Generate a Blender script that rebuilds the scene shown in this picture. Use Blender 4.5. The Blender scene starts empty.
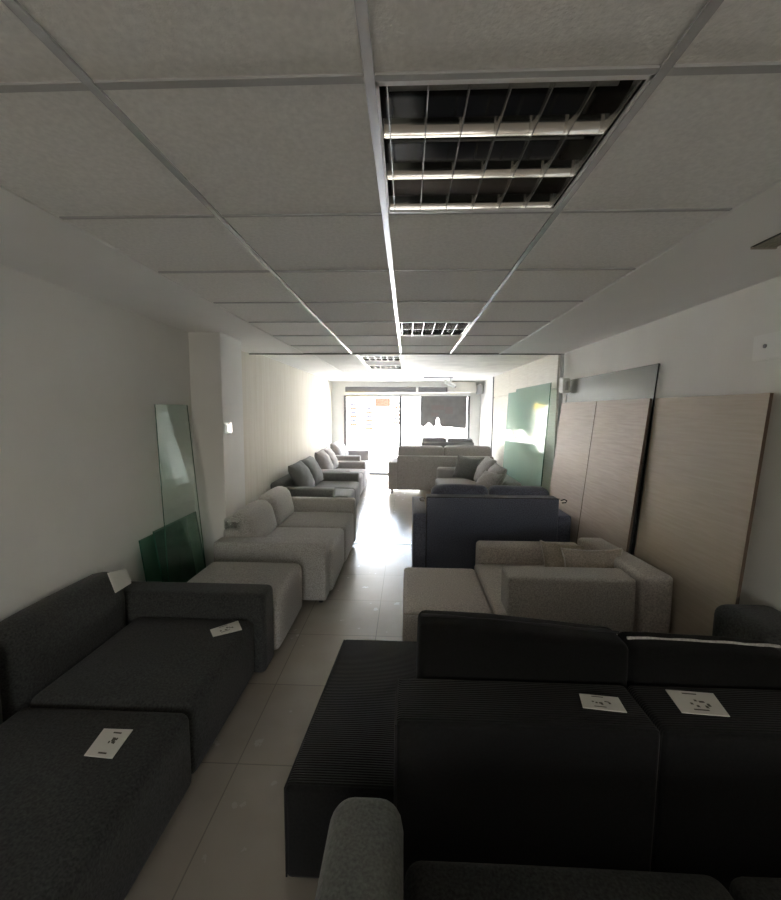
import bpy, bmesh, math, random
from mathutils import Vector, Matrix
random.seed(7)
S = bpy.context.scene
COL = S.collection
PI = math.pi
CEIL = 2.391
XL, XR = -1.98, 1.88
YB, YF = -5.0, 10.8          # back wall, shop front

# ------------------------------------------------------------------ materials
def mat(name, col, rough=.6, metal=0., sheen=0., spec=.5, noise=None, bump=None, emit=None, coat=0.):
    m = bpy.data.materials.new(name); m.use_nodes = True
    nt = m.node_tree; b = nt.nodes['Principled BSDF']
    b.inputs['Base Color'].default_value = (*col, 1)
    b.inputs['Roughness'].default_value = rough
    b.inputs['Metallic'].default_value = metal
    b.inputs['Specular IOR Level'].default_value = spec
    b.inputs['Sheen Weight'].default_value = sheen
    b.inputs['Sheen Roughness'].default_value = .5
    b.inputs['Coat Weight'].default_value = coat
    tc = nt.nodes.new('ShaderNodeTexCoord')
    if noise:
        sc, amt, det = noise
        n = nt.nodes.new('ShaderNodeTexNoise'); n.inputs['Scale'].default_value = sc; n.inputs['Detail'].default_value = det
        nt.links.new(tc.outputs['Object'], n.inputs['Vector'])
        mr = nt.nodes.new('ShaderNodeMapRange'); mr.inputs[1].default_value = .3; mr.inputs[2].default_value = .7
        mr.inputs[3].default_value = 1 - amt; mr.inputs[4].default_value = 1 + amt
        nt.links.new(n.outputs['Fac'], mr.inputs[0])
        vm = nt.nodes.new('ShaderNodeVectorMath'); vm.operation = 'SCALE'; vm.inputs[0].default_value = col
        nt.links.new(mr.outputs[0], vm.inputs['Scale'])
        nt.links.new(vm.outputs[0], b.inputs['Base Color'])
    if bump:
        sc, st, dist = bump
        n = nt.nodes.new('ShaderNodeTexNoise'); n.inputs['Scale'].default_value = sc; n.inputs['Detail'].default_value = 3
        nt.links.new(tc.outputs['Object'], n.inputs['Vector'])
        bp = nt.nodes.new('ShaderNodeBump'); bp.inputs['Strength'].default_value = st; bp.inputs['Distance'].default_value = dist
        nt.links.new(n.outputs['Fac'], bp.inputs['Height']); nt.links.new(bp.outputs[0], b.inputs['Normal'])
    if emit:
        b.inputs['Emission Color'].default_value = (*emit[0], 1); b.inputs['Emission Strength'].default_value = emit[1]
    return m

def fabric(name, col, sheen=.25, amt=.32):
    return mat(name, col, .95, sheen=sheen, spec=.15, noise=(110, amt, 6), bump=(420, .35, .002))

def cord(name, col, axis='Y', scale=95):
    m = fabric(name, col, .12)
    nt = m.node_tree; b = nt.nodes['Principled BSDF']
    tc = [n for n in nt.nodes if n.type == 'TEX_COORD'][0]
    w = nt.nodes.new('ShaderNodeTexWave'); w.bands_direction = axis; w.inputs['Scale'].default_value = 30
    w.inputs['Distortion'].default_value = .4
    nt.links.new(tc.outputs['Object'], w.inputs['Vector'])
    bp = nt.nodes.new('ShaderNodeBump'); bp.inputs['Strength'].default_value = .6; bp.inputs['Distance'].default_value = .003
    nt.links.new(w.outputs['Fac'], bp.inputs['Height']); nt.links.new(bp.outputs[0], b.inputs['Normal'])
    return m

def glass(name, tint, fac=.08, rough=.02, haze=None, graze=.75):
    m = bpy.data.materials.new(name); m.use_nodes = True; nt = m.node_tree
    for n in list(nt.nodes):
        if n.type != 'OUTPUT_MATERIAL': nt.nodes.remove(n)
    out = [n for n in nt.nodes if n.type == 'OUTPUT_MATERIAL'][0]
    t = nt.nodes.new('ShaderNodeBsdfTransparent'); t.inputs[0].default_value = (*tint, 1)
    g = nt.nodes.new('ShaderNodeBsdfGlossy'); g.inputs['Roughness'].default_value = rough
    g.inputs['Color'].default_value = (.95, 1, .97, 1)
    fc = nt.nodes.new('ShaderNodeLayerWeight'); fc.inputs[0].default_value = .5
    lw = nt.nodes.new('ShaderNodeMath'); lw.operation = 'POWER'; lw.inputs[1].default_value = 4
    nt.links.new(fc.outputs['Facing'], lw.inputs[0])
    mx = nt.nodes.new('ShaderNodeMixShader')
    ad = nt.nodes.new('ShaderNodeMath'); ad.operation = 'MULTIPLY_ADD'; ad.inputs[1].default_value = graze; ad.inputs[2].default_value = fac
    ad.use_clamp = True
    nt.links.new(lw.outputs[0], ad.inputs[0]); nt.links.new(ad.outputs[0], mx.inputs[0])
    if haze:      # dusty film on the pane
        df = nt.nodes.new('ShaderNodeBsdfDiffuse'); df.inputs[0].default_value = (*haze[1], 1)
        m2 = nt.nodes.new('ShaderNodeMixShader'); m2.inputs[0].default_value = haze[0]
        nt.links.new(t.outputs[0], m2.inputs[1]); nt.links.new(df.outputs[0], m2.inputs[2]); t = m2
    nt.links.new(t.outputs[0], mx.inputs[1]); nt.links.new(g.outputs[0], mx.inputs[2])
    nt.links.new(mx.outputs[0], out.inputs[0])
    return m

def wood_board(name, c1, c2, rough=.45):
    m = mat(name, c1, rough, spec=.4 if rough < .8 else .08); nt = m.node_tree; b = nt.nodes['Principled BSDF']
    tc = [n for n in nt.nodes if n.type == 'TEX_COORD'][0]
    mp = nt.nodes.new('ShaderNodeMapping'); mp.inputs['Scale'].default_value = (1, 1.6, 26)
    n = nt.nodes.new('ShaderNodeTexNoise'); n.inputs['Scale'].default_value = 2.2; n.inputs['Detail'].default_value = 5
    n.inputs['Distortion'].default_value = .6
    cr = nt.nodes.new('ShaderNodeValToRGB'); cr.color_ramp.elements[0].position = .3; cr.color_ramp.elements[1].position = .7
    cr.color_ramp.elements[0].color = (*c1, 1); cr.color_ramp.elements[1].color = (*c2, 1)
    nt.links.new(tc.outputs['Object'], mp.inputs[0]); nt.links.new(mp.outputs[0], n.inputs['Vector'])
    nt.links.new(n.outputs['Fac'], cr.inputs[0]); nt.links.new(cr.outputs[0], b.inputs['Base Color'])
    return m

def floor_mat():
    m = mat('floor_tiles', (.42, .38, .33), .2, spec=.5); nt = m.node_tree; b = nt.nodes['Principled BSDF']
    tc = [n for n in nt.nodes if n.type == 'TEX_COORD'][0]
    mp = nt.nodes.new('ShaderNodeMapping'); mp.inputs['Location'].default_value = (.22, .078 - .14, 0)
    br = nt.nodes.new('ShaderNodeTexBrick'); br.offset = 0; br.inputs['Scale'].default_value = 1
    br.inputs['Brick Width'].default_value = .58; br.inputs['Row Height'].default_value = .58
    br.inputs['Mortar Size'].default_value = .003; br.inputs['Mortar Smooth'].default_value = .1
    br.inputs['Color1'].default_value = (.345, .305, .26, 1); br.inputs['Color2'].default_value = (.37, .33, .28, 1)
    br.inputs['Mortar'].default_value = (.235, .21, .18, 1)
    n = nt.nodes.new('ShaderNodeTexNoise'); n.inputs['Scale'].default_value = 3.5; n.inputs['Detail'].default_value = 6
    mix = nt.nodes.new('ShaderNodeMix'); mix.data_type = 'RGBA'; mix.blend_type = 'MULTIPLY'; mix.inputs[0].default_value = .35
    cr = nt.nodes.new('ShaderNodeValToRGB'); cr.color_ramp.elements[0].position = .3; cr.color_ramp.elements[1].position = .65
    cr.color_ramp.elements[0].color = (.72, .70, .68, 1); cr.color_ramp.elements[1].color = (1, 1, 1, 1)
    nt.links.new(tc.outputs['Object'], mp.inputs[0]); nt.links.new(mp.outputs[0], br.inputs['Vector'])
    nt.links.new(tc.outputs['Object'], n.inputs['Vector']); nt.links.new(n.outputs['Fac'], cr.inputs[0])
    nt.links.new(br.outputs['Color'], mix.inputs[6]); nt.links.new(cr.outputs[0], mix.inputs[7])
    nt.links.new(mix.outputs[2], b.inputs['Base Color'])
    mr = nt.nodes.new('ShaderNodeMapRange'); mr.inputs[3].default_value = .13; mr.inputs[4].default_value = .34
    n2 = nt.nodes.new('ShaderNodeTexNoise'); n2.inputs['Scale'].default_value = 9; n2.inputs['Detail'].default_value = 4
    nt.links.new(tc.outputs['Object'], n2.inputs['Vector'])
    nt.links.new(n2.outputs['Fac'], mr.inputs[0]); nt.links.new(mr.outputs[0], b.inputs['Roughness'])
    return m

def streaks(name):
    m = wood_board(name, (.66, .62, .54), (.74, .71, .64), .9); nt = m.node_tree
    mp = [n for n in nt.nodes if n.type == 'MAPPING'][0]; mp.inputs['Scale'].default_value = (1, 9, .5)
    return m

M = dict(
    wall=mat('wall_paint', (.76, .755, .73), .7, spec=.15, noise=(2.2, .03, 4), bump=(60, .08, .003)),
    plaster=mat('ceiling_plaster', (.80, .795, .775), .6, spec=.25, noise=(1.5, .03, 3)),
    stained=mat('stained_plaster', (.74, .72, .67), .6, spec=.25, noise=(3.5, .12, 6)),
    gcross=mat('grid_cross_metal', (.42, .42, .42), .6),
    tile=mat('mineral_fibre_tile', (.78, .775, .75), .9, spec=.1, noise=(70, .07, 5), bump=(130, .5, .004)),
    grid=mat('grid_metal', (.72, .73, .76), .26, metal=.5),
    gridw=mat('grid_metal_white', (.8, .8, .8), .3, metal=.2),
    tinted=glass('fill_window_glass', (.58, .58, .57), .05),  # tint sets how much daylight the added back window lets in
    vpanel=streaks('vertical_streaked_panel'),
    dark_gap=mat('ceiling_void', (.05, .05, .05), .8),
    floor=floor_mat(),
    strip=mat('aluminium_strip', (.55, .55, .55), .3, metal=1),
    frame=mat('shopfront_aluminium', (.16, .16, .16), .5),
    facia=mat('grey_facia', (.20, .20, .21), .6),
    black=fabric('black_corduroy_plain', (.0045, .0045, .0043), .05),
    blackc=cord('black_corduroy', (.008, .008, .0078)),
    pipe_b=mat('black_piping', (.006, .006, .006), .7),
    dgrey=fabric('charcoal_fabric', (.040, .041, .039), .11, .45),
    bgrey=fabric('blue_charcoal_fabric', (.105, .115, .155), .25, .4),  # raised to carry the veiling glare over this sofa in its colour
    mgrey=fabric('mid_grey_fabric', (.19, .19, .185), .2),
    mgrey2=fabric('warm_grey_fabric', (.36, .335, .325), .2),  # lightened: glare haze over the far sofas is in the colour
    lgrey=fabric('light_grey_fabric', (.37, .355, .33), .25),
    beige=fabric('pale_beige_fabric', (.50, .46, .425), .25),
    beiged=fabric('pale_beige_shaded', (.44, .42, .395), .22),  # darker copy of the beige: near-face shade put into the colour
    fore=fabric('foreground_grey_fabric', (.115, .12, .108), .2, .3),
    cushion=fabric('beige_cushion', (.36, .31, .26), .2),
    card=mat('printed_card', (.72, .70, .64), .6),
    ink=mat('printed_ink', (.10, .09, .07), .7),
    plastic=glass('clear_plastic', (.95, .95, .95), .35, .12),
    wboard=wood_board('pale_oak_laminate', (.42, .355, .30), (.51, .445, .39), .55),
    wboard2=wood_board('beige_laminate', (.40, .345, .27), (.45, .395, .315), .55),
    wedge=mat('laminate_edge', (.10, .07, .05), .7),
    panel=wood_board('pale_panelling', (.60, .57, .50), (.70, .67, .60), .35),
    gclear=glass('clear_glass', (.97, .98, .97), .01),
    gpane=glass('pale_green_glass', (.90, .95, .93), .03),
    ggreen=glass('deep_green_glass', (.60, .78, .70), .04, haze=(.16, (.10, .22, .17))),
    gfar=glass('aqua_glass', (.90, .98, .95), .0, haze=(.45, (.64, .80, .72)), rough=.06, graze=.22),
    gedge=mat('glass_edge', (.02, .09, .06), .15, spec=.6),
    smoke=glass('smoked_acrylic', (.86, .86, .86), .07, .2, graze=.35, haze=(.25, (.42, .42, .41))),
    mirror=mat('louvre_mirror', (.78, .78, .76), .10, metal=1),
    blade=mat('louvre_blade', (.72, .72, .70), .25, metal=.9),
    housing=mat('fixture_housing', (.16, .155, .15), .14, metal=.9),
    tube=mat('lamp_tube', (.30, .30, .29), .3),  # greyed: the shade inside the fitting is put into the colour
    white=mat('white_plastic', (.8, .8, .78), .4),
    lens=mat('camera_lens', (.02, .02, .02), .1),
    pipe=mat('grey_pipe', (.45, .45, .44), .5),
    vent=mat('vent_slats', (.38, .34, .28), .6),
    foot=mat('black_foot', (.02, .02, .02), .5),
    pave=mat('street_paving', (.62, .61, .58), .8, noise=(2, .1, 4)),
    facade=mat('street_facade', (.78, .76, .72), .9, noise=(1, .05, 3)),
    yellow=mat('yellow_awning', (.70, .42, .03), .7),
    redb=mat('red_brown_sign', (.06, .016, .01), .9, spec=.25),
    goods=mat('grey_goods', (.02, .02, .026), .9, spec=.25),
    banner=mat('window_film', (.17, .165, .16), .7, noise=(8, .1, 3)),
    bannerp=mat('window_film_faded_print', (.185, .155, .15), .7),
)

# ------------------------------------------------------------------ helpers
def link_mesh(name, bm, m, parent=None, smooth=True):
    me = bpy.data.meshes.new(name); bm.normal_update(); bm.to_mesh(me); bm.free()
    if smooth:
        for p in me.polygons: p.use_smooth = True
        try: me.set_sharp_from_angle(angle=math.radians(40))
        except Exception: pass
    o = bpy.data.objects.new(name, me); COL.objects.link(o)
    if isinstance(m, (list, tuple)):
        for x in m: me.materials.append(x)
    else: me.materials.append(m)
    if parent is not None:
        o.parent = parent
        o.matrix_parent_inverse = Matrix.Translation(parent.location).inverted() if False else Matrix.Identity(4)
        # parts are written in room coordinates; bring them into the parent's space
        wm = parent_world(parent)
        me.transform(wm.inverted())
    return o
def parent_world(p):
    mw = Matrix.LocRotScale(p.location, p.rotation_euler, p.scale)
    q = p.parent
    while q is not None:
        mw = Matrix.LocRotScale(q.location, q.rotation_euler, q.scale) @ mw; q = q.parent
    return mw
def thing(name, label, cat, loc, group=None):
    o = bpy.data.objects.new(name, None); COL.objects.link(o)
    o.location = loc; o['label'] = label; o['category'] = cat; o.empty_display_size = .1
    if group: o['group'] = group
    return o
def tag(o, label, cat, group=None):
    o['label'] = label; o['category'] = cat
    if group: o['group'] = group
    return o
def struct(o): o['kind'] = 'structure'; return o

def box(bm, x0, x1, y0, y1, z0, z1, mi=0):
    vs = [bm.verts.new((x, y, z)) for x in (x0, x1) for y in (y0, y1) for z in (z0, z1)]
    fs = [(0,1,3,2),(4,6,7,5),(0,4,5,1),(2,3,7,6),(0,2,6,4),(1,5,7,3)]
    for f in fs:
        fc = bm.faces.new([vs[i] for i in f]); fc.material_index = mi
    return vs
def prism(bm, quad, thick, mi=0, emi=None):
    """quad: 4+ coplanar points; extruded by thick along its normal"""
    q = [Vector(p) for p in quad]; n = (q[1]-q[0]).cross(q[2]-q[0]).normalized()*thick
    a = [bm.verts.new(p) for p in q]; b = [bm.verts.new(p+n) for p in q]
    f = bm.faces.new(a[::-1]); f.material_index = mi
    f = bm.faces.new(b); f.material_index = mi
    k = len(q)
    for i in range(k):
        f = bm.faces.new([a[i], a[(i+1)%k], b[(i+1)%k], b[i]]); f.material_index = mi if emi is None else emi
def axis_pts(L, r, n):
    r = min(r, L/2*.98)
    c = [0, r*.25, r*.6, r]
    m = [r + (L-2*r)*i/n for i in range(1, n)]
    return c + m + [L-r, L-r*.6, L-r*.25, L]
def rbox(bm, x0, x1, y0, y1, z0, z1, r=.04, puff=0, n=6, wr=0.0, seed=0, shear=(0,0), taper=0):
    """rounded, slightly puffed upholstery block; shear tilts it with height"""
    rnd = random.Random(seed + int(x0*1000) + int(y0*777))
    ph = [rnd.uniform(0, 6.28) for _ in range(6)]
    L = (x1-x0, y1-y0, z1-z0); r = min(r, min(L)/2*.98)
    A = [axis_pts(l, r, n) for l in L]
    cache = {}
    def V(i, j, k):
        key = (i, j, k)
        if key in cache: return cache[key]
        p = Vector((A[0][i], A[1][j], A[2][k]))
        q = Vector([min(max(p[a], r), L[a]-r) for a in range(3)])
        d = p-q
        if d.length > 1e-9: p = q + d.normalized()*r
        u = [2*p[a]/L[a]-1 for a in range(3)]
        e = [max(0, 1-u[a]**2) for a in range(3)]
        if puff:
            for a in range(3):
                b, c = (a+1) % 3, (a+2) % 3
                s = abs(u[a])**3*(1 if u[a] > 0 else -1)
                p[a] += puff*s*(e[b]*e[c])**.6*(1 if a == 2 else .6)
        if wr:
            w = wr*(math.sin(7*p.x+ph[0]+3*p.z)+math.sin(9*p.y+ph[1])*math.sin(5*p.x+ph[2])+.5*math.sin(17*p.x+ph[3]+8*p.y))
            p.z += w*abs(u[2])**2*(1 if u[2] > 0 else .3); p.y += w*.5*math.sin(6*p.z+ph[4])
        t = p.z/L[2]
        if taper:
            p.x = L[0]/2+(p.x-L[0]/2)*(1-taper*t); 
        p.x += shear[0]*t; p.y += shear[1]*t
        v = bm.verts.new(p + Vector((x0, y0, z0))); cache[key] = v; return v
    N = [len(a)-1 for a in A]
    def face(vs):
        try: bm.faces.new(vs)
        except ValueError: pass
    for i in range(N[0]):
        for j in range(N[1]):
            face([V(i,j,0), V(i,j+1,0), V(i+1,j+1,0), V(i+1,j,0)])
            face([V(i,j,N[2]), V(i+1,j,N[2]), V(i+1,j+1,N[2]), V(i,j+1,N[2])])
    for i in range(N[0]):
        for k in range(N[2]):
            face([V(i,0,k), V(i+1,0,k), V(i+1,0,k+1), V(i,0,k+1)])
            face([V(i,N[1],k), V(i,N[1],k+1), V(i+1,N[1],k+1), V(i+1,N[1],k)])
    for j in range(N[1]):
        for k in range(N[2]):
            face([V(0,j,k), V(0,j,k+1), V(0,j+1,k+1), V(0,j+1,k)])
            face([V(N[0],j,k), V(N[0],j+1,k), V(N[0],j+1,k+1), V(N[0],j,k+1)])
def upholster(name, parent, m, *a, **k):
    bm = bmesh.new(); rbox(bm, *a, **k); return link_mesh(name, bm, m, parent)
def skew(o, k, y0):
    for v in o.data.vertices: v.co.x += k*(v.co.y + o.parent.location.y - y0)
    return o
def tube(bm, pts, r, n=8, closed=False):
    pts = [Vector(p) for p in pts]; rings = []; K = len(pts)
    for i, p in enumerate(pts):
        a = pts[(i-1) % K] if (closed or i > 0) else p; b = pts[(i+1) % K] if (closed or i < K-1) else p
        t = (b-a).normalized(); u = t.orthogonal().normalized() if i == 0 else (rings[-1][1] - t*rings[-1][1].dot(t)).normalized()
        w = t.cross(u)
        rings.append(([bm.verts.new(p+(u*math.cos(2*PI*j/n)+w*math.sin(2*PI*j/n))*r) for j in range(n)], u))
    for i in range(K if closed else K-1):
        A, B = rings[i][0], rings[(i+1) % K][0]
        for j in range(n): bm.faces.new([A[j], A[(j+1)%n], B[(j+1)%n], B[j]])
    if not closed:
        bm.faces.new(rings[0][0][::-1]); bm.faces.new(rings[-1][0])
def piping(parent, m, pts, r=.006, closed=True):
    # subdivide for rounded look
    bm = bmesh.new(); tube(bm, pts, r, 6, closed); return link_mesh('piping', bm, m, parent)
def pillow(bm, w, h, t, mtx, n=14, pinch=.10, crumple=0.012, seed=0):
    rnd = random.Random(seed); ph = [rnd.uniform(0, 6.28) for _ in range(4)]
    def P(i, j, s):
        u = 2*i/n-1; v = 2*j/n-1
        su = math.sin(u*PI/2); sv = math.sin(v*PI/2)
        k = 1-pinch*(1-su*su)*abs(sv)**2*.9; l = 1-pinch*(1-sv*sv)*abs(su)**2*.9
        x = su*w/2*l; y = sv*h/2*k
        e = max(0, (1-su**2)*(1-sv**2))**.42
        z = s*t/2*e + crumple*math.sin(9*x/w*2+ph[0])*math.sin(7*y/h*2+ph[1])
        return mtx @ Vector((x, y, z))
    g = {}
    for s in (1, -1):
        for i in range(n+1):
            for j in range(n+1):
                edge = i in (0, n) or j in (0, n)
                if s == -1 and edge: g[(i,j,s)] = g[(i,j,1)]
                else: g[(i,j,s)] = bm.verts.new(P(i, j, s))
    for s in (1, -1):
        for i in range(n):
            for j in range(n):
                q = [g[(i,j,s)], g[(i+1,j,s)], g[(i+1,j+1,s)], g[(i,j+1,s)]]
                bm.faces.new(q if s == 1 else q[::-1])
def pillow_edge(w, h, mtx, n=14, pinch=.10, crumple=0.012, seed=0):
    rnd = random.Random(seed); ph = [rnd.uniform(0, 6.28) for _ in range(4)]
    out = []
    idx = [(i, 0) for i in range(n)] + [(n, j) for j in range(n)] + [(n-i, n) for i in range(n)] + [(0, n-j) for j in range(n)]
    for i, j in idx:
        u = 2*i/n-1; v = 2*j/n-1; su = math.sin(u*PI/2); sv = math.sin(v*PI/2)
        k = 1-pinch*(1-su*su)*abs(sv)**2*.9; l = 1-pinch*(1-sv*sv)*abs(su)**2*.9
        x = su*w/2*l; y = sv*h/2*k
        out.append(mtx @ Vector((x, y, crumple*math.sin(9*x/w*2+ph[0])*math.sin(7*y/h*2+ph[1]))))
    return out
def MX(loc, rx=0, ry=0, rz=0):
    from mathutils import Euler
    return Matrix.Translation(loc) @ Euler((math.radians(rx), math.radians(ry), math.radians(rz)), 'XYZ').to_matrix().to_4x4()
def simple(name, boxes, m, parent=None, bevel=0, smooth=False):
    bm = bmesh.new()
    for b in boxes: box(bm, *b)
    if bevel: bmesh.ops.bevel(bm, geom=bm.edges[:], offset=bevel, segments=2, affect='EDGES')
    return link_mesh(name, bm, m, parent, smooth)

# ------------------------------------------------------------------ room shell
T = .15
struct(simple('floor', [(XL-T, XR+T, YB-T, YF, -.12, 0)], M['floor']))
struct(simple('wall_left', [(XL-T, XL, YB, YF, 0, 2.9)], M['wall']))
col = struct(simple('trim_1', [(XL, -1.69, 3.72, 4.20, 0, CEIL)], M['wall'], bevel=.004))
struct(simple('wall_right', [(XR, XR+T, YB, YF, 0, 2.9)], M['wall']))
struct(simple('wall_back', [(XL-T, -1.2, YB-T, YB, 0, 2.9), (1.2, XR+T, YB-T, YB, 0, 2.9), (-1.2, 1.2, YB-T, YB, 0, .8), (-1.2, 1.2, YB-T, YB, 2.1, 2.9)], M['wall']))
w2 = struct(simple('fill_window', [(-1.2, -1.15, YB-.1, YB-.04, .8, 2.1), (1.15, 1.2, YB-.1, YB-.04, .8, 2.1), (-.025, .025, YB-.1, YB-.04, .8, 2.1), (-1.15, 1.15, YB-.1, YB-.04, .8, .85), (-1.15, 1.15, YB-.1, YB-.04, 2.05, 2.1)], M['frame']))  # unseen window, added behind the camera to fill the near room with daylight
simple('window_pane', [(-1.15, 1.15, YB-.075, YB-.065, .85, 2.05)], M['tinted'], w2)  # pane of the added fill window
# pale vertical panelling on the far left wall
struct(simple('trim_10', [(XL+.001, XL+.012, 4.25, YF-.01, 0, 2.43)], M['vpanel']))
# pale wall panelling, right, beyond the old partition line
bm = bmesh.new()
ys = [5.22, 6.5, 7.65, 9.0]
for a, b in zip(ys[:-1], ys[1:]):
    box(bm, 1.845, XR-.001, a+.004, b-.004, .0, 1.98); box(bm, 1.845, XR-.001, a+.004, b-.004, 1.988, 2.43)
struct(link_mesh('trim_2', bm, M['panel'], smooth=False))
struct(simple('trim_3', [(1.83, XR-.001, 9.0, 9.05, 0, 2.43)], M['facia']))

# ceiling: plaster border and slab, tile field, metal grid
GX = [-1.286, -.686, -.086, .514, 1.114]
GY0 = .334; GYN = [GY0+.6*k for k in range(-8, 9)]        # cross lines
cz = CEIL
yb2 = 5.134
slab = struct(simple('ceiling', [
    (XL-T, GX[0], YB, yb2, cz, cz+.06), (GX[4], XR+T, YB, yb2, cz, cz+.06),
    (GX[0], GX[4], YB-T, GYN[0], cz, cz+.06),
    (XL-T, XR+T, YB-T, YF, 2.80, 2.95),
    (XL-T, GX[0], yb2+.02, 8.16, 2.44, 2.50), (XL-T, XR+T, 8.16, YF, 2.44, 2.50),
], M['plaster']))
struct(simple('trim_4', [(GX[2], XR+T, yb2+.02, 8.16, 2.44, 2.50)], M['stained']))
FIX = {(2, 9), (2, 13)}      # (column, row index in GYN) cells holding light fittings
bm = bmesh.new()
rnd = random.Random(3)
for c in range(4):
    for r_ in range(len(GYN)-1):
        if (c, r_) in FIX: continue
        dz = rnd.uniform(0, .004) + .004
        box(bm, GX[c]+.006, GX[c+1]-.006, GYN[r_]+.006, GYN[r_+1]-.006, cz+dz, cz+dz+.018)
FARY = [5.16+.6*k for k in range(6)]
FARFIX = {(1, 1), (1, 3)}
for c in range(2):
    for r_ in range(5):
        if (c, r_) in FARFIX: continue
        box(bm, GX[c]+.006, GX[c+1]-.006, FARY[r_]+.006, FARY[r_+1]-.006, 2.444, 2.462)
o = link_mesh('tile_field', bm, M['tile'], slab, smooth=False)
# metal T bars
def bars(name, segs, m):
    bm = bmesh.new()
    for (x0, x1, y0, y1, z) in segs:
        box(bm, x0, x1, y0, y1, z-.001, z+.005)
        if x1-x0 < y1-y0: box(bm, (x0+x1)/2-.002, (x0+x1)/2+.002, y0, y1, z+.005, z+.03)
        else: box(bm, x0, x1, (y0+y1)/2-.002, (y0+y1)/2+.002, z+.005, z+.03)
    return link_mesh(name, bm, m, slab, smooth=False)
w = .011
for i, x in enumerate(GX[1:4]):
    bars('grid_bar', [(x-w, x+w, GYN[0], GYN[-1], cz-.001)], M['grid'])
for x in GX[1:3]:
    bars('grid_bar', [(x-w, x+w, FARY[0], FARY[-1], 2.442)], M['gridw'])
for k, y in enumerate(GYN):
    ww = .0105
    if y > 1.3: ww = .007
    bars('grid_cross_bar', [(a+w, b-w, y-ww, y+ww, cz+.0015) for a, b in zip(GX[:-1], GX[1:])], M['gcross'])
for y in FARY[1:]:
    bars('grid_cross_bar', [(a+w, b-w, y-.006, y+.006, 2.4435) for a, b in zip(GX[:2], GX[1:3])], M['gridw'])
# loose bright edge bar at the right of the tile field, with a joint
bm = bmesh.new()
box(bm, GX[4]-.012, GX[4]+.012, 3.35, 4.25, cz-.008, cz-.002); box(bm, GX[4]-.022, GX[4]+.002, 4.22, 5.10, cz-.010, cz-.004)
box(bm, GX[4]-.03, GX[4]+.02, 4.20, 4.26, cz-.012, cz-.004)
o = link_mesh('edge_bar', bm, M['gridw'], slab, smooth=False)
# lip of the old partition line across the ceiling
struct(simple('trim_5', [(XL, XR, yb2-.012, yb2+.02, cz-.012, 2.50)], M['frame']))
struct(simple('trim_6', [(XL, XR, yb2-.02, yb2+.03, 0, .006), (XL, XR, yb2+.07, yb2+.085, 0, .004)], M['strip']))

# ------------------------------------------------------------------ recessed louvre light fittings
def fitting(x0, y0, z, label, rows=3, cols=7, near=True):
    s = .588; t = thing('ceiling_light', label, 'light fitting', (x0+s/2, y0+s/2, z), 'louvred ceiling lights')
    x1, y1 = x0+s, y0+s
    bm = bmesh.new()
    box(bm, x0, x1, y0, y1, z+.085, z+.095)
    for a in ((x0, x0+.004, y0, y1), (x1-.004, x1, y0, y1), (x0, x1, y0, y0+.004), (x0, x1, y1-.004, y1)):
        box(bm, *a, z+.004, z+.085)
    link_mesh('housing', bm, M['housing'], t, smooth=False)
    f = .02
    simple('frame', [(x0, x1, y0, y0+f*.6, z, z+.006), (x0, x1, y1-f*.6, y1, z, z+.006), (x0, x0+f*.6, y0, y1, z, z+.006), (x1-f*.6, x1, y0, y1, z, z+.006)], M['gridw'], t)
    if near:
        # lateral parabolic reflectors: curved wings meeting at a thin lower edge
        ry = [y0+.012+(s-.024)*k/rows for k in range(rows+1)]
        for yc in ry[1:]:
            bm = bmesh.new()
            N = 8
            for sgn in (-1, 1):
                prev = None
                for k in range(N+1):
                    q = k/N; yy = yc+sgn*(.0015+.028*q**1.7); zz = z+.006+.034*q
                    cur = [bm.verts.new((x0+.012, yy, zz)), bm.verts.new((x1-.012, yy, zz))]
                    if prev: bm.faces.new([prev[0], prev[1], cur[1], cur[0]])
                    prev = cur
            link_mesh('reflector', bm, M['mirror'], t)
        for k in range(rows):
            yc = (ry[k]+ry[k+1])/2
            bm = bmesh.new(); tube(bm, [(x0+.03, yc, z+.066), (x1-.03, yc, z+.066)], .008, 10)
            link_mesh('lamp_tube', bm, M['tube'], t)
    for k in range(cols):
        xc = x0+.028+.0895*k
        bm = bmesh.new()
        if near:
            # blades with scooped top edge between reflectors
            for r_ in range(rows):
                ya, yb = y0+.012+(s-.024)*r_/rows, y0+.012+(s-.024)*(r_+1)/rows
                n = 8
                lo = [bm.verts.new((xc, ya+(yb-ya)*i/n, z+.004)) for i in range(n+1)]
                hi = [bm.verts.new((xc+.0, ya+(yb-ya)*i/n, z+.040-.024*math.sin(PI*i/n))) for i in range(n+1)]
                lo2 = [bm.verts.new((xc+.003, v.co.y, v.co.z)) for v in lo]; hi2 = [bm.verts.new((xc+.0015, v.co.y, v.co.z)) for v in hi]
                for i in range(n):
                    bm.faces.new([lo[i], lo[i+1], hi[i+1], hi[i]]); bm.faces.new([lo2[i+1], lo2[i], hi2[i], hi2[i+1]])
                    bm.faces.new([lo[i+1], lo[i], lo2[i], lo2[i+1]])
        else:
            box(bm, xc-.002, xc+.002, y0+.012, y1-.012, z+.002, z+.05)
        link_mesh('blade', bm, M['blade'], t)
    if not near:
        for k in range(1, rows):
            yc = y0+s*k/rows
            simple('reflector', [(x0+.012, x1-.012, yc-.002, yc+.002, z+.002, z+.05)], M['blade'], t)
    return t
fitting(-.086+.006, GYN[9]+.006, cz, 'large louvred light fitting nearest the camera, unlit with mirror reflectors')
fitting(-.086+.006, GYN[13]+.006, cz, 'second louvred light fitting along the ceiling, beside the bright centre rail', rows=2, near=False)
fitting(GX[1]+.006, FARY[1]+.006, 2.441, 'small louvred light left of the rail just past the ceiling divider', rows=2, near=False)
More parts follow.
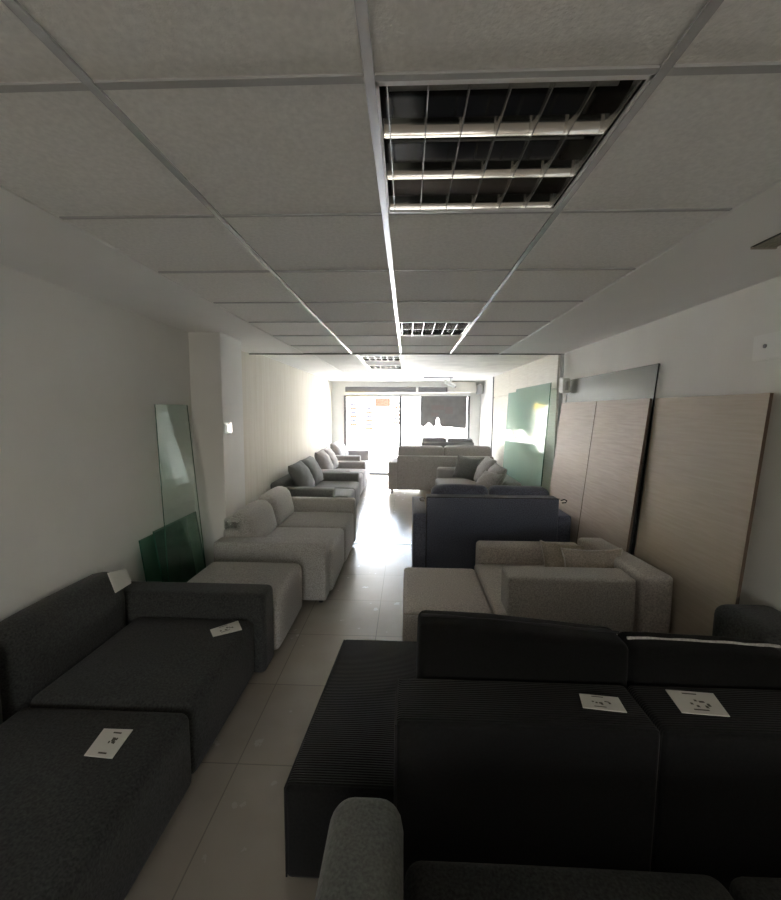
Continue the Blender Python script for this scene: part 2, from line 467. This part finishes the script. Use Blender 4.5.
fitting(GX[1]+.006, FARY[3]+.006, 2.441, 'farthest louvred light fitting, left of the rail close to the shop front', rows=2, near=False)

# ------------------------------------------------------------------ shop front
zf = 2.44
wf = [ (XL-T, -1.62, YF, YF+.15, 0, 2.95), (1.62, XR+T, YF, YF+.15, 0, 2.95), (-1.62, 1.62, YF, YF+.15, 2.31, 2.95)]
struct(simple('wall_front', wf, M['wall']))
struct(simple('trim_7', [(-1.62, .22, YF-.02, YF+.06, 2.17, 2.305), (.28, 1.60, YF-.02, YF+.06, 2.17, 2.305)], M['facia']))
struct(simple('trim_8', [(-1.62, 1.62, YF-.03, YF+.06, 2.08, 2.165), (.22, .28, YF-.04, YF+.06, 2.165, 2.31)], M['gridw']))
d = struct(simple('door_1', [(-1.66, -1.595, YF-.02, YF+.05, 0, 2.08), (-.215, -.135, YF-.03, YF+.05, 0, 2.08), (-1.595, -.20, YF, YF+.05, 2.05, 2.08), (-1.595, -.20, YF, YF+.05, 0, .05)], M['frame']))
simple('door_pane', [(-1.595, -.20, YF+.02, YF+.028, .05, 2.05)], M['gclear'], d)
simple('door_handle', [(-.90, -.87, YF-.04, YF-.02, .9, 1.4), (-.90, -.87, YF-.02, YF+.02, .95, .98), (-.90, -.87, YF-.02, YF+.02, 1.32, 1.35)], M['frame'], d)
wn = struct(simple('window_1', [(-.15, .33, YF, YF+.05, 2.05, 2.08), (.335, .35, YF, YF+.05, 0, 2.08), (.35, 1.56, YF, YF+.05, 2.06, 2.08), (1.56, 1.62, YF, YF+.05, 0, 2.08), (-.15, 1.56, YF, YF+.05, 0, .05)], M['frame']))
simple('window_pane', [(-.15, 1.56, YF+.02, YF+.028, .05, 2.06)], M['gclear'], wn)
# dark window film with a torn wavy lower edge
pts = [(.35, 2.06), (.35, 1.32), (.43, 1.26), (.50, 1.33), (.56, 1.39), (.62, 1.34), (.67, 1.28), (.72, 1.29), (.745, 1.37), (.755, 1.47), (.79, 1.52), (.825, 1.47), (.835, 1.37), (.88, 1.29), (.98, 1.265), (1.12, 1.28), (1.3, 1.25), (1.54, 1.24), (1.54, 2.06)]
bm = bmesh.new(); prism(bm, [(x, YF-.012, z) for x, z in pts], .004)
t = link_mesh('window_banner', bm, M['banner'], smooth=False)
tag(t, 'dark banner covering the right shop window with a ragged wavy bottom edge', 'banner')
simple('faded_print', [(.62, .95, YF-.019, YF-.0165, 1.72, 1.84), (.62, .80, YF-.019, YF-.0165, 1.55, 1.64), (.98, 1.18, YF-.019, YF-.0165, 1.62, 1.80)], M['bannerp'], t)

# roller box, camera, ceiling bits near the front
tag(simple('roller_shutter_box', [(1.02, 1.72, YF-.35, YF-.06, 2.17, 2.42)], M['stained'], bevel=.01), 'beige box under the ceiling above the right end of the shop window', 'shutter box')
tag(simple('wall_grille', [(1.74, 1.84, 10.3, 10.7, 2.12, 2.34)], M['pipe'], bevel=.004), 'small grey grille high at the right corner of the shop front', 'grille')
t = thing('security_camera', 'white security camera hanging from the ceiling above the dark window banner', 'camera', (.98, 9.6, 2.44))
bm = bmesh.new(); tube(bm, [(.98, 9.6, 2.44), (.98, 9.6, 2.33)], .018, 10); link_mesh('bracket', bm, M['white'], t)
bm = bmesh.new(); tube(bm, [(.86, 9.52, 2.36), (1.08, 9.66, 2.26)], .045, 14); link_mesh('camera_body', bm, M['white'], t)
bm = bmesh.new(); tube(bm, [(1.08, 9.66, 2.26), (1.10, 9.673, 2.25)], .03, 12); link_mesh('lens', bm, M['lens'], t)
bm = bmesh.new()
struct(simple('trim_9', [(-.55, .0, 9.7, 9.9, 2.425, 2.439), (.35, 1.0, 9.2, 9.4, 2.425, 2.439)], M['facia']))

# right wall: riser pipe, small speaker, junction plate, ceiling vent
tag((lambda b: (tube(b, [(1.835, 5.06, 0.01), (1.835, 5.06, 2.37)], .022, 12), tube(b, [(1.835, 5.06, 1.93), (1.835, 5.06, 1.99)], .028, 12), link_mesh('riser_pipe', b, M['pipe'], None))[-1])(bmesh.new()), 'grey vertical pipe in the corner where the pale panelling starts', 'pipe')
t = thing('wall_speaker', 'small white tilted speaker fixed to the grey corner pipe', 'speaker', (1.80, 4.96, 2.0))
bm = bmesh.new(); pm = MX((1.80, 4.86, 2.00), 12, -8, 10)
vs = box(bm, -.045, .045, -.045, .045, -.085, .085); bmesh.ops.bevel(bm, geom=bm.edges[:], offset=.008, segments=2, affect='EDGES')
bmesh.ops.transform(bm, matrix=pm, verts=bm.verts[:]); link_mesh('speaker_case', bm, M['white'], t)
bm = bmesh.new(); box(bm, -.02, .02, -.049, -.045, -.05, .05); bmesh.ops.transform(bm, matrix=pm, verts=bm.verts[:]); link_mesh('speaker_grille', bm, M['pipe'], t)
bm = bmesh.new(); tube(bm, [(1.80, 4.90, 2.0), (1.833, 5.04, 2.0)], .012, 8); link_mesh('bracket', bm, M['pipe'], t)
t = thing('blanking_plate', 'square white blanking plate high on the right wall', 'wall plate', (XR, 2.2, 2.05))
simple('plate', [(XR-.022, XR-.0005, 2.0, 2.345, 1.975, 2.108)], M['white'], t, bevel=.004)
bm = bmesh.new(); tube(bm, [(XR-.026, 2.265, 2.045), (XR-.02, 2.265, 2.045)], .011, 10); link_mesh('plug_hole', bm, M['facia'], t)
t = thing('ceiling_vent', 'brown slatted air vent in the plaster ceiling at the far right edge', 'vent', (1.5, 1.6, cz))
simple('backing', [(1.43, 1.53, 1.30, 1.86, cz-.004, cz-.0005)], M['dark_gap'], t)
bm = bmesh.new()
for k in range(5):
    xx = 1.437+.019*k; box(bm, xx, xx+.006, 1.31, 1.85, cz-.010, cz-.004)
for yy in (1.30, 1.85): box(bm, 1.43, 1.53, yy, yy+.01, cz-.011, cz-.004)
link_mesh('slat', bm, M['vent'], t, smooth=False)
# light switch wrapped in plastic on the pillar
t = thing('light_switch', 'light switch in crumpled clear plastic on the edge of the left pillar', 'switch', (-1.69, 3.9, 1.53))
simple('switch_plate', [(-1.689, -1.680, 3.74, 3.82, 1.49, 1.57)], M['white'], t, bevel=.003)
bm = bmesh.new(); rbox(bm, -1.682, -1.655, 3.725, 3.84, 1.47, 1.59, .012, wr=.004, n=5, seed=4); link_mesh('plastic_wrap', bm, M['plastic'], t)

# ------------------------------------------------------------------ upholstery
def tagcard(name, corners, z, label, cat='price tag', marks=True, z2=None, fold=None):
    """thin printed card lying on a surface; corners in room x, y"""
    q = [Vector((x, y, z)) for x, y in corners]
    nrm = (q[1]-q[0]).cross(q[2]-q[0])
    if nrm.z < 0: q = q[::-1]
    c = sum(q, Vector())/len(q)
    root = thing(name, label, cat, c)
    bm = bmesh.new(); prism(bm, q, .0025); link_mesh('card', bm, M['card'], root, smooth=False)
    if marks:
        e1 = q[1]-q[0]; e2 = q[3]-q[0]; e1, e2 = e1, e2
        bm = bmesh.new(); rn = random.Random(int(abs(c.x)*1000)+1)
        for k in range(9):
            a = .36+.28*rn.random(); b = .25+.45*rn.random(); l = .05+.08*rn.random()
            p = q[0]+e1*a+e2*b+Vector((0, 0, .0028))
            prism(bm, [p, p+e1*l, p+e1*l+e2*.06, p+e2*.05], .0004)
        for k in range(2):
            p = q[0]+e1*(.10+.7*k)+e2*.3+Vector((0, 0, .0028)); prism(bm, [p, p+e1*.05, p+e1*.05+e2*.3, p+e2*.3], .0004)
        link_mesh('print', bm, M['ink'], root, smooth=False)
    return root

def feet(parent, pts, h=.03):
    for x, y in pts:
        bm = bmesh.new(); tube(bm, [(x, y, 0), (x, y, h)], .02, 10); link_mesh('foot', bm, M['foot'], parent)

# -- A: charcoal sofa, left foreground
t = thing('sofa', 'charcoal sofa in the left foreground with price tags, against the left wall', 'sofa', (-1.45, 1.6, 0))
m = M['dgrey']
upholster('seat', t, m, -1.72, -.94, .62, 1.675, .02, .375, .045, .012, wr=.0015)
upholster('seat', t, m, -1.72, -.95, 1.68, 2.46, .02, .385, .045, .014, wr=.0015)
upholster('arm', t, m, -1.90, -.885, 2.44, 2.64, .02, .54, .035, .004)
upholster('backrest', t, m, -1.97, -1.74, 1.66, 2.45, .02, .70, .10, .012, shear=(-.0, 0), wr=.002)
upholster('backrest', t, m, -1.97, -1.74, .62, 1.65, .02, .70, .10, .012, wr=.002)
feet(t, [(-1.8, .72), (-1.0, .72), (-1.0, 2.5), (-1.8, 2.5)], .02)

# -- B: pale grey ottoman
t = thing('ottoman', 'light grey ottoman between the charcoal sofa arm and the light grey sofa', 'ottoman', (-1.25, 3.0, 0))
upholster('cushion_top', t, M['lgrey'], -1.64, -.865, 2.66, 3.32, .03, .43, .05, .012)
feet(t, [(-1.55, 2.75), (-.95, 2.75), (-.95, 3.25), (-1.55, 3.25)])

# -- C: light grey two-seat sofa by the pillar
t = thing('sofa', 'light grey two-seat sofa against the white pillar, behind the ottoman', 'sofa', (-1.15, 4.3, 0))
m = M['lgrey']
upholster('arm', t, m, -1.68, -.69, 3.42, 3.60, .04, .55, .022, .0)
upholster('seat', t, m, -1.50, -.665, 3.605, 4.315, .04, .44, .04, .012)
upholster('seat', t, m, -1.50, -.65, 4.32, 5.00, .04, .44, .04, .012)
upholster('arm', t, m, -1.66, -.64, 5.00, 5.125, .04, .60, .03, .004)
upholster('backrest', t, m, -1.68, -1.50, 3.60, 5.00, .04, .62, .05, .006)
upholster('back_cushion', t, m, -1.56, -1.36, 3.62, 4.30, .42, .74, .08, .02, shear=(-.08, 0))
upholster('back_cushion', t, m, -1.56, -1.36, 4.32, 4.98, .42, .76, .08, .02, shear=(-.08, 0))
feet(t, [(-1.6, 3.5), (-.75, 3.5), (-.72, 5.05), (-1.6, 5.05)], .04)
bm = bmesh.new(); rbox(bm, -1.66, -1.50, 3.59, 3.72, .60, .715, .03, wr=.008, n=8, seed=9)
o = link_mesh('plastic_wrap', bm, M['plastic'], t)

# -- D: three grey sofas receding along the left wall
def far_sofa(y0, y1, m, zc, label, arm_z=.58, fx=-.84, wide=.0):
    t = thing('sofa', label, 'sofa', (-1.45, (y0+y1)/2, 0), 'sofas lined up along the far left wall')
    h = (y1-y0)
    upholster('arm', t, m, -1.90, -1.04, y0, y0+.17, .06, arm_z, .03, .004)
    upholster('arm', t, m, -1.90, fx-.02, y1-.17, y1, .06, arm_z, .03, .004)
    a, b = y0+.175, y1-.175; mid = (a+b)/2
    upholster('seat', t, m, -1.70, fx, a, mid-.003, .06, .43, .04, .012)
    upholster('seat', t, m, -1.70, fx, mid+.003, b, .06, .43, .04, .012)
    upholster('backrest', t, m, -1.96, -1.74, y0, y1, .06, .66, .05, .004)
    for (p, q) in ((a, mid), (mid, b)):
        bm = bmesh.new()
        pillow(bm, (q-p)*.99, .50, .24, MX((-1.62, (p+q)/2, zc), 0, 0, 0) @ MX((0, 0, 0), 0, 62, 0) @ MX((0, 0, 0), 0, 0, 90), pinch=.05, seed=int(p*10))
        link_mesh('back_cushion', bm, m, t)
    feet(t, [(-1.8, y0+.1), (fx-.1, y0+.3), (fx-.1, y1-.1), (-1.8, y1-.1)], .06)
    return t
far_sofa(5.75, 7.45, M['mgrey'], .66, 'mid grey sofa behind the light grey one, nearest of the far left row')
far_sofa(7.52, 9.05, M['mgrey2'], .68, 'warm grey sofa in the middle of the far left row', fx=-.88)
far_sofa(9.12, 10.55, M['mgrey2'], .72, 'farthest sofa of the left row, next to the shop door', .68, fx=-.95)

# -- E: dark blue-grey sofa seen from behind
t = thing('sofa', 'dark blue-grey sofa seen from behind, in the middle of the right side', 'sofa', (.85, 4.4, 0))
m = M['bgrey']
upholster('back_panel', t, m, .20, 1.485, 4.0, 4.17, .03, .855, .015, .0)
upholster('arm', t, m, .068, .21, 4.005, 4.85, .03, .685, .02, .0)
upholster('arm', t, m, 1.475, 1.612, 4.005, 4.85, .03, .685, .02, .0)
upholster('seat', t, m, .215, .84, 4.17, 4.88, .03, .45, .03, .01)
upholster('seat', t, m, .85, 1.47, 4.17, 4.88, .03, .45, .03, .01)
upholster('back_cushion', t, m, .26, .84, 4.15, 4.33, .47, .925, .06, .015, wr=.004)
upholster('back_cushion', t, m, .85, 1.45, 4.15, 4.33, .47, .92, .06, .015, wr=.004)
piping(t, M['pipe_b'], [(.20, 4.003, .848), (.20, 4.003, .05)], .004, False)
piping(t, M['pipe_b'], [(.20, 4.003, .853), (1.485, 4.003, .853)], .004, False)
for x, s in ((.185, -1), (1.50, 1)):
    bm = bmesh.new(); tube(bm, [(x, 4.01, .835), (x+s*.03, 4.0, .85), (x+s*.055, 4.0, .838), (x+s*.045, 4.0, .818), (x+s*.01, 4.005, .815)], .006, 6)
    link_mesh('corner_loop', bm, M['pipe_b'] if s > 0 else M['mgrey'], t)
feet(t, [(.14, 4.07), (1.55, 4.07), (.14, 4.8), (1.55, 4.8)])

# -- F: wide pale sofa seen from behind near the shop front, one more beyond
t = thing('sofa', 'wide pale taupe sofa seen from behind near the shop window', 'sofa', (.7, 8.6, 0))
m = M['mgrey2']
upholster('back_panel', t, m, -.20, 1.74, 8.26, 8.42, .09, .785, .02)
upholster('arm', t, m, -.38, -.19, 8.28, 9.1, .09, .655, .03)
upholster('arm', t, m, 1.60, 1.74, 8.43, 9.1, .09, .655, .03)
upholster('seat', t, m, -.18, .70, 8.45, 9.2, .09, .44, .04, .01)
upholster('seat', t, m, .71, 1.59, 8.45, 9.2, .09, .44, .04, .01)
upholster('back_cushion', t, m, -.18, .75, 8.40, 8.60, .5, .965, .06, .02, wr=.004)
upholster('back_cushion', t, m, .76, 1.71, 8.40, 8.60, .5, .97, .06, .02, wr=.004)
feet(t, [(-.3, 8.35), (.75, 8.35), (1.66, 8.35), (-.3, 9.0), (1.66, 9.0)], .09)
t = thing('sofa', 'dark grey sofa back just inside the window, below the dark banner', 'sofa', (.95, 10.1, 0))
m = M['mgrey']
upholster('back_panel', t, m, .34, 1.60, 9.85, 9.98, .06, .95, .03)
upholster('seat', t, m, .36, 1.58, 9.99, 10.6, .06, .44, .04)
upholster('back_cushion', t, m, .36, .96, 9.96, 10.1, .5, 1.04, .05, .015, wr=.003)
upholster('back_cushion', t, m, .98, 1.58, 9.96, 10.1, .5, 1.03, .05, .015, wr=.003)
feet(t, [(.4, 9.9), (1.54, 9.9), (.4, 10.5), (1.54, 10.5)], .06)

# -- G: grey sofa along the right wall between E and F
t = thing('sofa', 'pale grey sofa along the right wall facing the aisle, behind the dark blue-grey one', 'sofa', (1.2, 6.7, 0))
m = M['mgrey2']
upholster('seat', t, m, .52, 1.30, 5.9, 6.75, .05, .47, .05, .012)
upholster('seat', t, m, .52, 1.30, 6.76, 7.5, .05, .47, .05, .012)
upholster('arm', t, m, .56, 1.50, 7.5, 7.68, .05, .66, .05)
upholster('arm', t, m, .9, 1.68, 5.66, 5.88, .05, .60, .08)
upholster('backrest', t, m, 1.42, 1.66, 5.88, 7.5, .05, .68, .06)
for i, (y, z) in enumerate(((6.20, .66), (6.85, .70))):
    bm = bmesh.new(); pillow(bm, .62, .5, .24, MX((1.30, y, z), 0, 0, 0) @ MX((0, 0, 0), 0, -62, 0) @ MX((0, 0, 0), 0, 0, 90), pinch=.05, seed=i+40)
    link_mesh('back_cushion', bm, m, t)
feet(t, [(.62, 5.95), (.62, 7.6), (1.6, 5.8), (1.6, 7.6)], .05)
bm = bmesh.new(); pillow(bm, .42, .42, .16, MX((1.06, 7.30, .69), 70, 8, -20), seed=50)
tag(link_mesh('throw_pillow', bm, M['mgrey']), 'grey throw pillow at the far arm of the pale grey right wall sofa', 'pillow')
bm = bmesh.new(); pillow(bm, .40, .40, .15, MX((1.17, 5.98, .66), 0, -45, 30), seed=51)
tag(link_mesh('throw_pillow', bm, M['mgrey2']), 'pale throw pillow at the near arm of the right wall sofa', 'pillow')

# -- H: pale beige sectional with ottoman on the right
t = thing('ottoman', 'square pale beige ottoman at the aisle side of the beige sofa', 'ottoman', (.3, 2.95, 0))
upholster('cushion_top', t, M['beige'], -.015, .575, 2.56, 3.36, .04, .395, .03, .006)
piping(t, M['cushion'], [(-.01, 2.565, .385), (.57, 2.565, .385)], .004, False)
feet(t, [(.05, 2.62), (.5, 2.62), (.05, 3.3), (.5, 3.3)], .04)
t = thing('sofa', 'pale beige sofa with solid sides and loose cushions beside the leaning boards', 'sofa', (1.1, 3.1, 0))
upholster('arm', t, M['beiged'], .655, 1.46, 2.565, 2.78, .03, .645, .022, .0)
upholster('seat', t, M['beige'], .585, 1.40, 2.57, 3.46, .03, .40, .03, .006)
upholster('arm', t, M['beige'], .62, 1.50, 3.47, 3.62, .03, .555, .035, .004)
skew(upholster('backrest', t, M['beige'], 1.50, 1.70, 2.58, 3.40, .03, .665, .03, .006, wr=.001), -.10, 2.58)
feet(t, [(.68, 2.66), (1.5, 2.8), (.68, 3.5), (1.5, 3.5)])
for i, (loc, rot, lab) in enumerate((((1.27, 3.20, .49), (60, 7, 10), 'beige piped cushion with raised corner inside the beige sofa, left of two'),
                                     ((1.35, 2.91, .54), (70, -2, -3), 'beige piped cushion inside the beige sofa, right of two beside the backrest'))):
    r = thing('cushion', lab, 'cushion', loc, 'cushions on the beige sofa')
    mx = MX(loc, *rot)
    bm = bmesh.new(); pillow(bm, .42, .36, .13, mx, seed=i+60); link_mesh('cover', bm, M['cushion'], r)
    piping(r, M['beige'], pillow_edge(.42, .36, mx, seed=i+60), .006)

# -- I: black corduroy sectional, right foreground, seen from behind
t = thing('sofa', 'black corduroy sectional with chaise and back pillows in the right foreground', 'sofa', (.6, 1.7, 0))
skew(upholster('chaise', t, M['blackc'], -.42, .02, 1.31, 2.26, .02, .385, .02, .008), .07, 1.31)
piping(t, M['pipe_b'], [(-.415, 1.315, .378), (-.384, 1.75, .382), (-.35, 2.25, .378)], .005, False)
piping(t, M['pipe_b'], [(-.417, 1.313, .03), (-.417, 1.313, .378)], .004, False)
upholster('back_panel', t, M['blackc'], -.03, .845, 1.285, 1.53, .02, .66, .02, .006)
upholster('back_panel', t, M['blackc'], .85, 1.75, 1.285, 1.53, .02, .66, .02, .006)
piping(t, M['pipe_b'], [(-.028, 1.287, .05), (-.028, 1.287, .653), (-.028, 1.52, .655)], .005, False)
upholster('seat', t, M['blackc'], .03, .845, 1.54, 2.26, .02, .385, .03, .008)
upholster('seat', t, M['blackc'], .85, 1.52, 1.54, 2.26, .02, .385, .03, .008)
upholster('arm', t, M['dgrey'], 1.56, 1.86, 1.75, 2.10, .02, .74, .06, .004)
for i, (x0, x1, z1) in enumerate(((.055, .87, .86), (.885, 1.50, .785))):
    tilt = (.055, .02)[i]
    bp_ = upholster('back_pillow', t, M['black'], x0, x1, 1.54, 1.70, .40, z1, .03, .012, wr=.003, seed=i)
    for v in bp_.data.vertices:
        wx = v.co.x+t.location.x; v.co.z -= tilt*max(0, min(1, (wx-x0)/(x1-x0)))*max(0, (v.co.z-.4)/(z1-.4))
    piping(t, M['lgrey'] if i else M['pipe_b'], [(x0+.01+(x1-x0-.02)*k/14, 1.62, z1+.009-tilt*k/14+.003*math.sin(PI*k/14)-.002*math.cos(k*1.7)) for k in range(15)], .006, False)  # piping seam; pale grey on the right pillow is a painted top-edge highlight
feet(t, [(-.36, 1.37), (-.36, 2.2), (1.4, 1.37), (1.4, 2.2)], .02)

# -- J: grey sofa at the bottom edge, closest to the camera
t = thing('sofa', 'dark grey sofa cut off by the bottom edge, with rounded lighter arm, nearest the camera', 'sofa', (.7, .85, 0))
upholster('arm', t, M['fore'], -.215, -.0, .25, 1.15, .03, .56, .07, .006)
upholster('seat', t, M['dgrey'], .005, .93, .42, 1.13, .03, .37, .05, .01)
upholster('seat', t, M['dgrey'], .94, 1.75, .42, 1.13, .03, .37, .05, .01)
upholster('backrest', t, M['dgrey'], .005, 1.75, .22, .41, .03, .70, .06, .006)
feet(t, [(-.12, .35), (1.7, .35), (-.12, 1.05), (1.7, 1.05)])

# ------------------------------------------------------------------ boards and glass leaning on the walls
def leaning(name, pts, th, m, label, cat, edge=None, group=None):
    bm = bmesh.new(); prism(bm, pts, th, 0, 1 if edge else None)
    o = link_mesh(name, bm, [m, edge] if edge else m, smooth=False)
    return tag(o, label, cat, group)
def lean_pts(y0, y1, z1, xt, xb): return [(xb, y0, .002), (xb, y1, .002), (xt, y1, z1), (xt, y0, z1)]
# order gives a normal facing -x or +x; thickness always goes towards the wall
def lean_board(name, y0, y1, z1, xt, xb, th, m, label, cat, edge=None):
    q = lean_pts(y0, y1, z1, xt, xb)
    n = (Vector(q[1])-Vector(q[0])).cross(Vector(q[2])-Vector(q[0]))
    if (n.x > 0) != (xt > 0): q = q[::-1]
    return leaning(name, q, th, m, label, cat, edge)
lean_board('laminate_board', 2.17, 3.13, 1.80, 1.825, 1.70, .018, M['wboard2'], 'large beige laminate board leaning on the right wall, nearest the camera', 'board', M['wedge'])
lean_board('laminate_board', 3.16, 4.02, 1.80, 1.80, 1.64, .018, M['wboard'], 'pale wood grain board leaning on the right wall, dark near edge, middle of three', 'board', M['wedge'])
lean_board('laminate_board', 4.03, 4.92, 1.80, 1.80, 1.64, .018, M['wboard'], 'farthest pale wood grain board, leaning beside the grey corner pipe', 'board', M['wedge'])
lean_board('acrylic_sheet', 3.19, 4.92, 2.06, 1.862, 1.70, .012, M['smoke'], 'tall smoky sheet leaning behind the two wood grain boards', 'sheet', M['lens'])
lean_board('glass_pane', 5.32, 6.98, 2.06, 1.80, 1.69, .010, M['gfar'], 'large aqua glass pane leaning on the pale panelling', 'glass pane', M['gedge'])
lean_board('glass_pane', 6.4, 7.6, 2.02, 1.825, 1.735, .010, M['gfar'], 'second aqua glass pane, mostly behind the large one on the panelling', 'glass pane', M['gedge'])
# left: tall narrow pane and short green panes
leaning('glass_pane', [(-1.955, 3.13, 1.735), (-1.955, 3.60, 1.735), (-1.70, 3.37, .003), (-1.745, 2.88, .003)][::-1], .008, M['gpane'], 'tall narrow clear glass pane leaning on the left wall beside the pillar', 'glass pane', M['gedge'])
leaning('glass_pane', [(-1.93, 2.99, .77), (-1.93, 3.62, .77), (-1.82, 3.62, .003), (-1.82, 2.99, .003)][::-1], .010, M['ggreen'], 'short deep green glass pane behind the tall pane, closer to the pillar', 'glass pane', M['gedge'])
leaning('glass_pane', [(-1.955, 2.86, .74), (-1.955, 3.50, .74), (-1.86, 3.50, .003), (-1.86, 2.86, .003)][::-1], .010, M['ggreen'], 'short green glass pane against the left wall, its near edges showing', 'glass pane', M['gedge'])

# ------------------------------------------------------------------ price tags and papers
r = thing('price_tag', 'white price tag pinned at the top end of the charcoal sofa backrest', 'price tag', (-1.735, 2.249, 0.749))
bm = bmesh.new(); prism(bm, [(-1.735, 2.249, 0.749), (-1.735, 2.303, 0.603), (-1.735, 2.446, 0.603), (-1.735, 2.408, 0.71)], .003); link_mesh('card', bm, M['card'], r, smooth=False)
tagcard('price_tag', [(-1.149, 2.272), (-1.096, 2.199), (-0.961, 2.282), (-1.027, 2.383)], .405, 'small white price tag lying on the charcoal sofa seat near its arm')
tagcard('price_tag', [(-1.206, 1.390), (-1.227, 1.521), (-1.106, 1.522), (-1.091, 1.382)], .395, 'white printed price tag on the near seat of the charcoal sofa')
tagcard('price_tag', [(0.640, 1.447), (0.624, 1.375), (0.766, 1.358), (0.773, 1.433)], .668, 'small white price tag on top of the black sofa back, left of two')
tagcard('price_paper', [(0.971, 1.485), (0.956, 1.367), (1.108, 1.356), (1.135, 1.472)], .668, 'larger printed price sheet on top of the black sofa back, right of two', 'paper')
# ------------------------------------------------------------------ street outside
struct(simple('ground', [(-14, 14, YF, 34, -.14, -.02)], M['pave']))
t = thing('street_building', 'pale building across the street seen through the shop door', 'building', (0, 22, -.02))
simple('facade', [(-9, 9, 22, 24, -.02, 4.4)], M['facade'], t)
simple('shop_opening', [(-2.3, -.2, 21.97, 22.0, 0, 2.3)], M['facade'], t)
simple('awning', [(-3.3, -1.8, 21.2, 22, 2.35, 2.62)], M['yellow'], t)
simple('signboard', [(-1.7, -.9, 21.9, 21.97, 1.9, 2.35)], M['redb'], t)
for i, (x, z0, z1, mm, lab) in enumerate(((-2.75, .9, 2.1, 'goods', 'leftmost'), (-1.95, .7, 1.9, 'goods', 'second'), (-.55, 1.0, 2.2, 'goods', 'rightmost'))):
    r = thing('goods_rack', f'hanging goods rack outside the shop across the street, {lab} of three', 'rack', (x, 21, -.02))
    bm = bmesh.new(); tube(bm, [(x, 21.1, -.02), (x, 21.1, z1+.05)], .02, 6); link_mesh('post', bm, M['facia'], r)
    for k in range(6):
        zz = z0+(z1-z0)*k/6
        simple('packet', [(x-.18, x+.18, 20.98, 21.06, zz, zz+.13)], M['goods'] if k % 2 else M['redb'], r)

# ------------------------------------------------------------------ light
W = bpy.data.worlds.new('sky'); S.world = W; W.use_nodes = True
nt = W.node_tree; bg = nt.nodes['Background']
sky = nt.nodes.new('ShaderNodeTexSky'); sky.sky_type = 'NISHITA'; sky.sun_disc = False
sky.sun_elevation = math.radians(55); sky.sun_rotation = math.radians(180); sky.air_density = 1; sky.dust_density = 4
mx = nt.nodes.new('ShaderNodeMix'); mx.data_type = 'RGBA'; mx.inputs[0].default_value = .75
mx.inputs[7].default_value = (1.0, .97, .92, 1)
nt.links.new(sky.outputs[0], mx.inputs[6]); nt.links.new(mx.outputs[2], bg.inputs['Color'])
bg.inputs['Strength'].default_value = 16
L = bpy.data.lights.new('shopfront_portal', 'AREA'); L.shape = 'RECTANGLE'; L.size = 3.2; L.size_y = 2.1
L.cycles.is_portal = True
po = bpy.data.objects.new('shopfront_portal', L); COL.objects.link(po)
po.location = (0, YF+.18, 1.05); po.rotation_euler = (-PI/2, 0, 0)
L2 = L.copy(); L2.name = 'fill_window_portal'; L2.size = 2.4; L2.size_y = 1.3
p2 = bpy.data.objects.new('fill_window_portal', L2); COL.objects.link(p2); p2.location = (0, YB-.2, 1.45); p2.rotation_euler = (PI/2, 0, 0)  # portal for the added back window
sl = bpy.data.lights.new('sun', 'SUN'); sl.energy = 6; sl.angle = .01; sl.color = (1, .96, .9)
so = bpy.data.objects.new('sun', sl); COL.objects.link(so); so.location = (0, 5, 8)
so.rotation_euler = (math.radians(36), 0, math.radians(15))

# ------------------------------------------------------------------ camera
f_px, pitch, yaw, roll = 412.25, .0959, .04, .0061
cy, sy, cp, sp = math.cos(yaw), math.sin(yaw), math.cos(pitch), math.sin(pitch)
F = Vector((-sy*cp, cy*cp, -sp)); R = Vector((cy, sy, 0)); U = R.cross(F)
R2 = R*math.cos(roll)+U*math.sin(roll); U2 = -R*math.sin(roll)+U*math.cos(roll)
cam = bpy.data.cameras.new('camera'); co = bpy.data.objects.new('camera', cam); COL.objects.link(co)
cam.sensor_fit = 'HORIZONTAL'; cam.sensor_width = 36; cam.lens = 36*f_px/781; cam.clip_start = .05
co.matrix_world = Matrix(((R2.x, U2.x, -F.x, 0), (R2.y, U2.y, -F.y, 0), (R2.z, U2.z, -F.z, 1.70), (0, 0, 0, 1)))
S.camera = co
S.view_settings.view_transform = 'Standard'; S.view_settings.look = 'None'
S.view_settings.gamma = 1; S.view_settings.use_curve_mapping = False
S.view_settings.exposure = 0.15
S.cycles.max_bounces = 16; S.cycles.diffuse_bounces = 10; S.cycles.transparent_max_bounces = 16
S.cycles.sample_clamp_indirect = 0
